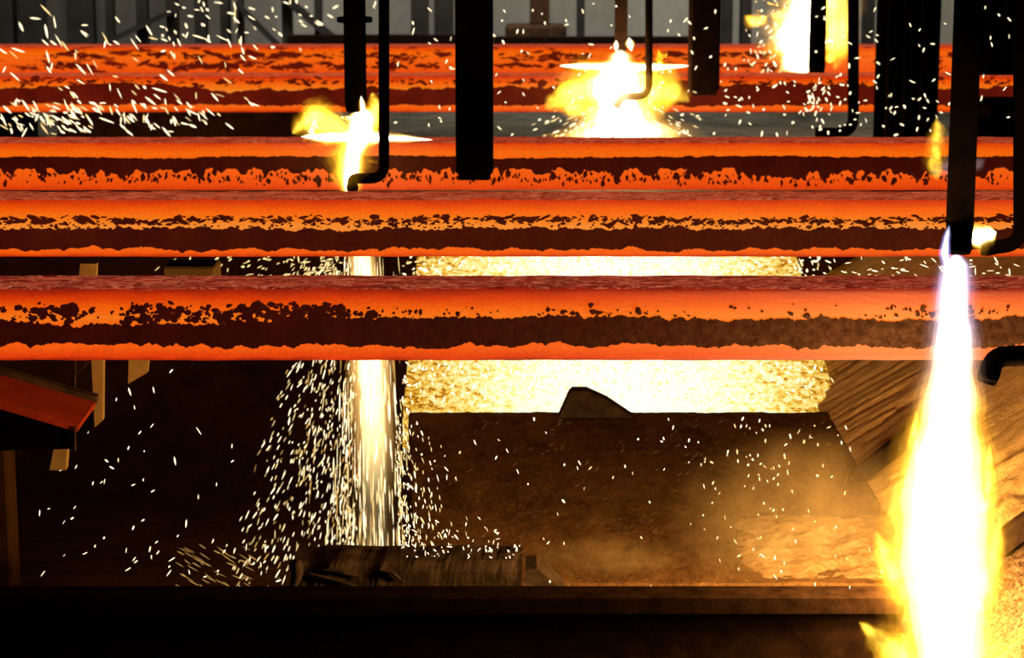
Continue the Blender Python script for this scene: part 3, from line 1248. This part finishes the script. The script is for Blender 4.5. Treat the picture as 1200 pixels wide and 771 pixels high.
# foreground flame
fl = thing('torch_flame', P(1123, 300, YF), 'tall white flame with yellow tongues pouring down at right foreground', 'flame', 'torch flames')
flame_part(fl, 'flame_core', [(1121, 296, YF, 17), (1119, 345, YF, 23), (1117, 420, YF, 32), (1113, 480, YF, 44), (1108, 540, YF, 60), (1105, 600, YF, 70), (1107, 660, YF, 70), (1110, 720, YF, 60), (1112, 808, YF, 52)],
           'white', 1, gain=2.2, wide=.88, top=(-.55, -.05, (.72, .66, 1.0)), amp=.12, freq=7, nring=40, nseg=110)
flame_part(fl, 'flame_sheath', [(1117, 430, YF, 32), (1112, 490, YF, 52), (1110, 550, YF, 68), (1102, 610, YF, 80), (1102, 665, YF, 82), (1108, 720, YF, 74), (1112, 808, YF, 78)],
           'yellow', 2, gain=2.0, wide=.92, amp=.34, freq=7.5, nring=48, nseg=120)
for k, pth in enumerate(([(1072, 700, YF, 24), (1054, 682, YF, 26), (1040, 656, YF, 16), (1026, 622, YF, 5)], [(1072, 800, YF, 34), (1052, 770, YF, 32), (1034, 750, YF, 20), (1006, 728, YF, 5)],
                         [(1142, 720, YF, 18), (1156, 682, YF, 20), (1165, 650, YF, 14), (1172, 606, YF, 4)], [(1140, 800, YF, 30), (1174, 788, YF, 34), (1206, 766, YF, 30), (1236, 742, YF, 8)],
                         [(1150, 605, YF, 14), (1158, 570, YF, 10), (1160, 520, YF, 3)], [(1080, 560, YF, 12), (1072, 520, YF, 9), (1074, 480, YF, 3)])):
    flame_part(fl, 'tongue', pth, 'yellow', 10 + k, gain=2.4, amp=.5, freq=14, nseg=36)
flame_part(fl, 'blue_jet', [(1113, 262, YF - .02, 2), (1109, 280, YF - .03, 5), (1107, 297, YF - .03, 7), (1110, 312, YF - .02, 5), (1114, 330, YF - .02, 3)], 'blue', 21, amp=.15, nseg=24)

# flame at the middle strand
fl = thing('torch_flame', P(417, 131, Y3), 'small white flame with side wings at the collared torch', 'flame', 'torch flames')
yf_ = Y3 - .02
flame_part(fl, 'flame_core', [(420, 128, yf_, 10), (424, 140, yf_, 14), (420, 160, yf_, 14), (414, 180, yf_, 10), (411, 205, yf_, 10), (411, 232, yf_, 7)], 'white', 31, wide=1.35, gain=1.7, amp=.22, freq=13)
flame_part(fl, 'white_sliver', [(423, 112, yf_ - .07, 2), (425, 125, yf_ - .07, 4), (428, 142, yf_ - .06, 7)], 'white', 32, gain=1.6, amp=.1, nseg=16)
flame_part(fl, 'side_wing', [(352, 160, yf_ + .05, 2), (385, 161, yf_ + .05, 5), (425, 161, yf_, 7), (465, 162, yf_ + .05, 4), (508, 164, yf_ + .05, 1)], 'white', 33, wide=1.3, gain=1.8, amp=.3, freq=12)
flame_part(fl, 'billow', [(405, 158, yf_ + .02, 12), (385, 148, yf_ + .02, 17), (368, 138, yf_ + .02, 17), (352, 146, yf_ + .02, 9), (342, 157, yf_ + .02, 4)], 'yellow', 34, wide=1.3, gain=2.6, amp=.5, freq=9)
flame_part(fl, 'billow', [(425, 160, yf_ + .02, 14), (435, 142, yf_ + .02, 13), (440, 124, yf_ + .02, 8), (436, 108, yf_ + .02, 3)], 'yellow', 35, wide=1.25, gain=2.6, amp=.4, freq=10)
flame_part(fl, 'lower_glow', [(413, 165, yf_, 16), (409, 188, yf_, 22), (409, 205, yf_, 19), (410, 226, yf_, 12)], 'yellow', 36, wide=1.15, gain=2.2, amp=.32, freq=11)

# central fireball
fl = thing('torch_flame', P(727, 62, Y4), 'big yellow white fireball under the slim central torch', 'flame', 'torch flames')
yf_ = Y4 - .04
flame_part(fl, 'flame_core', [(727, 58, yf_, 9), (727, 70, yf_, 13), (726, 88, yf_, 28), (722, 105, yf_, 34), (724, 122, yf_, 26), (727, 142, yf_, 36), (728, 158, yf_, 52), (728, 172, yf_, 50)], 'white', 41, wide=1.35, gain=1.7, amp=.22, freq=6)
flame_part(fl, 'side_wing', [(655, 77, yf_, 2), (690, 78, yf_, 5), (727, 79, yf_, 8), (770, 79, yf_, 5), (808, 77, yf_, 2)], 'white', 42, gain=1.6, amp=.25, freq=9)
flame_part(fl, 'billow', [(715, 92, yf_, 22), (690, 104, yf_, 26), (665, 114, yf_, 23), (648, 120, yf_, 12), (638, 128, yf_, 4)], 'yellow', 43, wide=1.25, gain=2.3, amp=.45, freq=6)
flame_part(fl, 'billow', [(738, 92, yf_, 20), (765, 104, yf_, 26), (785, 106, yf_, 20), (800, 112, yf_, 9), (808, 120, yf_, 3)], 'yellow', 44, wide=1.25, gain=2.3, amp=.45, freq=6)
flame_part(fl, 'billow', [(700, 132, yf_ + .02, 10), (682, 128, yf_ + .02, 12), (662, 126, yf_ + .02, 8)], 'yellow', 45, wide=1.3, gain=2.3, amp=.4, freq=8, nseg=24)
flame_part(fl, 'spark_bead', [(722, 47, yf_ - .05, 1), (722, 53, yf_ - .05, 3), (722, 60, yf_ - .05, 2)], 'white', 46, gain=1.5, amp=.1, nseg=12)
flame_part(fl, 'spark_bead', [(737, 44, yf_ - .05, 2), (738, 51, yf_ - .05, 5), (740, 60, yf_ - .05, 2)], 'white', 47, gain=1.5, amp=.1, nseg=12)

# far flame
yf_ = Y5 - .3
fl = thing('torch_flame', P(950, 40, yf_), 'yellow flame flaring around the dark torch at top right', 'flame', 'torch flames')
flame_part(fl, 'flame_core', [(946, -8, yf_, 8), (942, 14, yf_, 16), (934, 36, yf_, 19), (932, 54, yf_, 19), (936, 70, yf_, 15), (944, 88, yf_, 5)], 'white', 51, wide=1.5, gain=2.2, amp=.75, freq=9)
flame_part(fl, 'flame_core', [(972, -14, yf_, 12), (974, 14, yf_, 12), (975, 40, yf_, 10), (972, 74, yf_, 5)], 'yellow', 52, wide=1.3, gain=4.0, amp=.6, freq=8)
flame_part(fl, 'billow', [(976, -16, yf_, 22), (982, 12, yf_, 19), (984, 34, yf_, 17), (985, 52, yf_, 14), (978, 82, yf_, 4)], 'yellow', 53, wide=1.2, gain=2.6, amp=.5, freq=5)
flame_part(fl, 'billow', [(872, 18, yf_, 3), (882, 26, yf_, 9), (893, 24, yf_, 9), (900, 18, yf_, 3)], 'yellow', 54, gain=2.2, amp=.5, freq=7, nseg=24)
flame_part(fl, 'billow', [(904, 20, yf_, 3), (916, 18, yf_, 8), (930, 16, yf_, 8), (940, 10, yf_, 3)], 'yellow', 55, gain=1.8, amp=.5, freq=7, nseg=24)

# flame of the hidden torch before the second strand
yf_ = STRAND_Y[1] - .30
fl = thing('torch_flame', P(1124, 262, yf_), 'faint yellow wisp and white splash half hidden behind the nearest torch', 'flame', 'torch flames')
flame_part(fl, 'wisp', [(1098, 212, yf_, 4), (1095, 190, yf_, 11), (1097, 170, yf_, 10), (1099, 152, yf_, 7), (1097, 136, yf_, 2)], 'yellow', 61, gain=.75, wide=1.35, amp=.4, freq=9, nseg=30)
flame_part(fl, 'blue_ring', [(1088, 205, yf_, 3), (1098, 200, yf_, 9), (1124, 195, yf_, 18), (1146, 192, yf_, 10), (1156, 186, yf_, 3)], 'pale', 62, gain=1.6, amp=.2, nseg=24)
flame_part(fl, 'white_splash', [(1134, 282, yf_, 6), (1146, 278, yf_, 13), (1158, 275, yf_, 10), (1168, 272, yf_, 4)], 'white', 63, wide=1.2, gain=2.0, amp=.3, freq=12, nseg=24)

# ------------------------------------------------------------------ dust hanging in the firelight
def dust(name, label, c, size, density, nscale):
    """soft cloud of dust, thinning from its middle outward"""
    vs, fs = [], []
    nu, nv = 20, 12
    for j in range(nv + 1):
        for i in range(nu):
            a, b = 2 * math.pi * i / nu, math.pi * j / nv
            k = max(math.sin(b), .01)
            vs.append((size[0] * k * math.cos(a), size[1] * k * math.sin(a), size[2] * math.cos(b)))
    for j in range(nv):
        for i in range(nu):
            fs.append((j * nu + i, (j + 1) * nu + i, (j + 1) * nu + (i + 1) % nu, j * nu + (i + 1) % nu))
    fs += [tuple(range(nu)), tuple(nv * nu + i for i in range(nu))[::-1]]
    t = NT('dust_' + name)
    sc = t.n('ShaderNodeVolumeScatter')
    sc.inputs['Color'].default_value = (1.0, .62, .24, 1)
    sc.inputs['Anisotropy'].default_value = 0
    co = t.coord()
    g = t.n('ShaderNodeTexGradient', gradient_type='SPHERICAL')
    t.l(t.mapping(co, tuple(1 / q for q in size)), g.inputs['Vector'])
    f = t.noise(co, nscale, 3, .6)
    d = t.math('MULTIPLY', t.ramp(f, [(.34, 0), (.70, 1)]), t.ramp(g.outputs['Fac'], [(0, 0), (.7, 1)]))
    t.l(t.math('MULTIPLY', d, density), sc.inputs['Density'])
    t.l(sc.outputs[0], t.out.inputs['Volume'])
    o = link_mesh(name, vs, outward([Vector(v) for v in vs], fs), t.m, None, True)
    o.location = c
    return tag(o, label, 'dust', kind='stuff')


dust('dust_wisp', 'brown dust drifting low over the deck right of the billet', P(705, 668, 8.15), (.34, .20, .14), 1.6, 7)
dust('dust_haze', 'golden dust haze over the right end of the deck beside the tall flame', P(940, 612, 8.1), (.52, .42, .36), .95, 3.5)

# ------------------------------------------------------------------ sparks
srng = np.random.RandomState(77)


def spark_mesh(name, label, *groups):
    """items: (position, direction, length, width); each spark is a slim spindle drop"""
    items = [i for g, _ in groups for i in g]
    n = len(items)
    pos = np.array([tuple(i[0]) for i in items], float)
    d = np.array([tuple(i[1]) for i in items], float)
    d /= np.linalg.norm(d, axis=1)[:, None]
    L = np.array([i[2] for i in items])[:, None]
    W = np.array([i[3] for i in items])[:, None]
    ref = np.where(np.abs(d[:, 1:2]) < .9, np.array([[0, 1.0, 0]]), np.array([[1.0, 0, 0]]))
    a = np.cross(d, ref)
    a /= np.linalg.norm(a, axis=1)[:, None]
    b = np.cross(d, a)
    rows = []
    for s, k in ((-.5, .12), (-.18, 1.0), (.22, .85), (.5, .10)):
        c = pos + d * L * s
        for u, v in ((1, 1), (-1, 1), (-1, -1), (1, -1)):
            rows.append(c + (a * u + b * v) * W * .354 * k)
    V = np.stack(rows, 1).reshape(-1, 3)
    quads = []
    for r in range(3):
        for k in range(4):
            quads.append((r * 4 + k, r * 4 + (k + 1) % 4, r * 4 + 4 + (k + 1) % 4, r * 4 + 4 + k))
    quads += [(3, 2, 1, 0), (12, 13, 14, 15)]
    Q = np.array(quads)
    F = (Q[None] + (np.arange(n) * 16)[:, None, None]).reshape(-1, 4)
    me = bpy.data.meshes.new(name)
    me.vertices.add(len(V))
    me.vertices.foreach_set('co', V.ravel())
    me.loops.add(F.size)
    me.loops.foreach_set('vertex_index', F.ravel().astype(np.int32))
    me.polygons.add(len(F))
    me.polygons.foreach_set('loop_start', (np.arange(len(F)) * 4).astype(np.int32))
    me.update(calc_edges=True)
    ids = []
    for k, (g, m) in enumerate(groups):
        me.materials.append(m)
        ids += [k] * (len(g) * 14)
    me.polygons.foreach_set('material_index', np.array(ids, dtype=np.int32))
    o = bpy.data.objects.new(name, me)
    C.objects.link(o)
    return tag(o, label, 'sparks', kind='stuff')


U, N = srng.uniform, srng.normal


def sp(px, py, Y, ang, lpx, wpx):
    """a spark at a point of the air; ang in degrees from straight down, positive to the right"""
    a = math.radians(ang)
    return (P(px, py, Y), (math.sin(a), U(-.25, .25), -math.cos(a)), SZ(lpx * U(.55, 1.15), Y), SZ(wpx * U(.42, .85), Y))


Ys1 = Y3 - .02
# the falling stream of molten metal under the left flame
fl = thing('molten_stream', P(425, 240, Ys1), 'stream of molten metal falling below the left flame into the pit', 'molten stream')
flame_part(fl, 'stream_core', [(416, 228, Ys1, 10), (424, 300, Ys1, 19), (430, 360, Ys1, 22), (434, 430, Ys1, 27), (438, 520, Ys1, 28), (440, 700, Ys1, 30)], 'stream', 71, gain=1.8, fade=(-1.60, -.65, .03), amp=.08, nseg=60)
it = []
for _ in range(430):
    u = U(0, 1)
    x0 = N(0, 1)
    py = 300 + 390 * u
    it.append(sp(431 + x0 * (15 + 13 * u) + 3 * u, py, Ys1 + N(0, .05), x0 * 1.2 + N(0, 1), U(16, 60), U(1.3, 2.7)))
spark_mesh('spark_stream', 'dense thread-like sparks in the falling molten stream', (it[:130], spark_white), (it[130:290], spark_cream), (it[290:], spark_amber))
it, it2, it3 = [], [], []
for _ in range(950):
    u = U(0, 1) ** .75
    py = 300 + 395 * u
    a = U(0, 1) ** 1.6
    px = 412 - a * (42 + 105 * u) + N(0, 4)
    e = sp(px, py, Ys1 + N(0, .18), -6 - 24 * a + N(0, 8), U(4, 13), U(1.4, 3.0))
    (it if U() < .55 else it2 if U() < .65 else it3).append(e)
for _ in range(300):
    u = U(0, 1) ** .6
    py = 440 + 222 * u
    px = 462 + srng.exponential(14 + 50 * max(0, u - .45)) + 4 * u
    e = sp(px, py, min(Ys1 - .3, depth_for(py, DECK_Z) - .1) - U(0, .4), 8 + N(0, 10), U(4, 10), U(1.5, 3.2))
    (it if U() < .5 else it2).append(e)
for _ in range(150):                                          # sparks striking along the top of the billet
    px = U(470, 612)
    it.append(sp(px, 660 - srng.exponential(14), 7.58 + U(-.05, .1), N(10, 40), U(3, 8), U(1.5, 3.0)))
spark_mesh('spark_shower', 'sparks spraying off the molten stream, mostly to the left', (it, spark_white), (it2, spark_cream), (it3, spark_amber))
# loose sparks over the black pit at left
it = []
for _ in range(70):
    px, py = U(20, 310), U(432, 695)
    if U() < .35:
        px, py = N(240, 50), N(655, 22)
    it.append(sp(px, min(py, 700), U(8.2, 11.5), U(-70, 10), U(4, 10), U(1.6, 3)))
for x, y in ((125, 540), (131, 548), (77, 714), (152, 459), (180, 457), (205, 540), (233, 505)):
    it.append(sp(x, y, 8.6, U(-60, 60), U(6, 11), 3))
spark_mesh('loose_sparks', 'few loose sparks over the black pit at lower left', (it, spark_white))
it = []
for _ in range(45):                                           # slanting streaks at the foot of the spray
    it.append(sp(U(205, 300), U(640, 695), U(10.6, 11.4), U(50, 66), U(10, 26), U(.9, 1.6)))
spark_mesh('slanting_sparks', 'thin slanting spark streaks at the foot of the spray', (it, spark_amber))

# sparks jumping over the molten slag
it, it2 = [], []
for _ in range(3400):
    px = U(470, 965) if U() < .5 else N(700, 110)
    if not 468 < px < 985:
        continue
    Y = U(10.75, 12.9)
    x = (px - 600) / FPX * Y
    z = bed_z(Y) + srng.exponential(.03) + .01
    a = math.radians(N(0, 60))
    e = (Vector((x, Y, z)), (math.sin(a), U(-.3, .3), math.cos(a)), SZ(U(3, 8), Y), SZ(U(1.4, 3.4), Y))
    (it if U() < .55 else it2).append(e)
spark_mesh('slag_sparks', 'sparks dancing over the molten slag', (it, spark_white), (it2, spark_cream))
it = []
for _ in range(120):
    it.append(sp(400 - srng.exponential(60), U(300, 326), U(11.0, 12.2), N(-50, 35), U(4, 10), U(1.8, 4)))
spark_mesh('gap_sparks', 'sparks seen through the slit between the two nearest strands', (it, spark_cream))
it = []
for _ in range(60):
    it.append(sp(U(950, 1195), U(302, 326), U(9.3, 9.8), N(70, 25), U(4, 12), U(1.5, 3.4)))
spark_mesh('gap_sparks', 'sparks in the slit between strands near the tall flame', (it, spark_white))
# sparks over and on the deck
it, it2 = [], []
for _ in range(165):
    px = U(480, 1000) if U() < .45 else N(905, 60)
    py = U(490, 695) if U() < .6 else N(530, 32)
    if not (488 < py < 697 and 478 < px < 1060):
        continue
    Yd = depth_for(py, DECK_Z)
    (it if U() < .6 else it2).append(sp(px, py, Yd - U(.05, .9), N(0, 25), U(3, 8), U(2.0, 4.2)))
spark_mesh('deck_sparks', 'sparks bouncing over the sooty deck', (it, spark_white), (it2, spark_cream))
it = []
for _ in range(260):                                          # fading embers and glints on the plate
    px, py = U(485, 1010), U(492, 690)
    Yd = depth_for(py, DECK_Z)
    it.append(sp(px, py, Yd - U(.03, .3), U(-70, -40), U(3, 10), U(.7, 1.2)))
ember = mat_glow('fading_ember', (1.0, .42, .10), .22)
spark_mesh('fading_embers', 'faint embers drifting over the sooty deck', (it, ember))
# upper left spray
it, it2 = [], []
for _ in range(210):
    if U() < .55:
        px, py = U(0, 270), N(138, 14)
    else:
        px, py = U(0, 300), U(12, 155)
    if py > 157 or py < 0:
        continue
    (it if U() < .75 else it2).append(sp(px, py, U(13.2, 14.3), 52 + N(0, 16) if U() < .75 else U(-30, 30), U(8, 18), U(2.2, 3.8)))
for _ in range(36):
    (it if U() < .5 else it2).append(sp(N(60, 30), N(135, 9), U(13.2, 14.3), 55 + N(0, 15), U(6, 13), U(2.2, 3.8)))
spark_mesh('flying_sparks', 'sparks flying across the far strands at upper left', (it, spark_white), (it2, spark_cream))
it = []
for _ in range(60):
    it.append(sp(U(190, 420), U(0, 60), U(14.5, 20), N(50, 30), U(4, 10), U(2.2, 4)))
for _ in range(170):
    it.append(sp(U(530, 1030), U(4, 158), U(13.5, 15), N(0, 50), U(3, 8), U(2.2, 4.2)))
for _ in range(60):
    it.append(sp(U(850, 1100), N(130, 18), U(14, 14.8), N(0, 50), U(3, 8), U(2.0, 3.8)))
for _ in range(40):
    it.append(sp(U(1030, 1200), U(2, 140), U(10.5, 13.5), N(30, 40), U(4, 8), U(1.8, 3.2)))
for _ in range(26):
    it.append(sp(U(430, 540), U(2, 160), U(13.5, 15), N(30, 40), U(4, 9), U(2.2, 3.6)))
spark_mesh('flying_sparks', 'white sparks scattered in the air over the far strands', (it, spark_white))
# fan of sparks round the foot of the central fireball and the far flame
it, it2 = [], []
for _ in range(330):
    a = N(0, 42)
    r = srng.exponential(34) + 14
    px, py = 727 + r * math.sin(math.radians(a)) * 2.0, 128 + r * math.cos(math.radians(a)) * .75
    if py > 164 or abs(px - 727) > 95:
        px, py = 727 + N(0, 45), U(145, 163)
    (it if U() < .5 else it2).append(sp(px, py, Y4 - U(.1, .5), math.degrees(math.atan2(px - 727, 36)), U(4, 12), U(1.6, 3.4)))
for _ in range(90):
    px, py = N(915, 24), N(48, 28)
    (it if U() < .5 else it2).append(sp(px, py, Y5 - .4 - U(0, .4), N(0, 60), U(3, 9), U(2.2, 4.4)))
for _ in range(26):
    it.append(sp(N(958, 8), N(112, 12), STRAND_Y[3] - .4, N(0, 60), U(4, 10), U(2, 4)))
spark_mesh('fan_sparks', 'sparks fanning out below the central fireball and far flame', (it, spark_white), (it2, spark_cream))
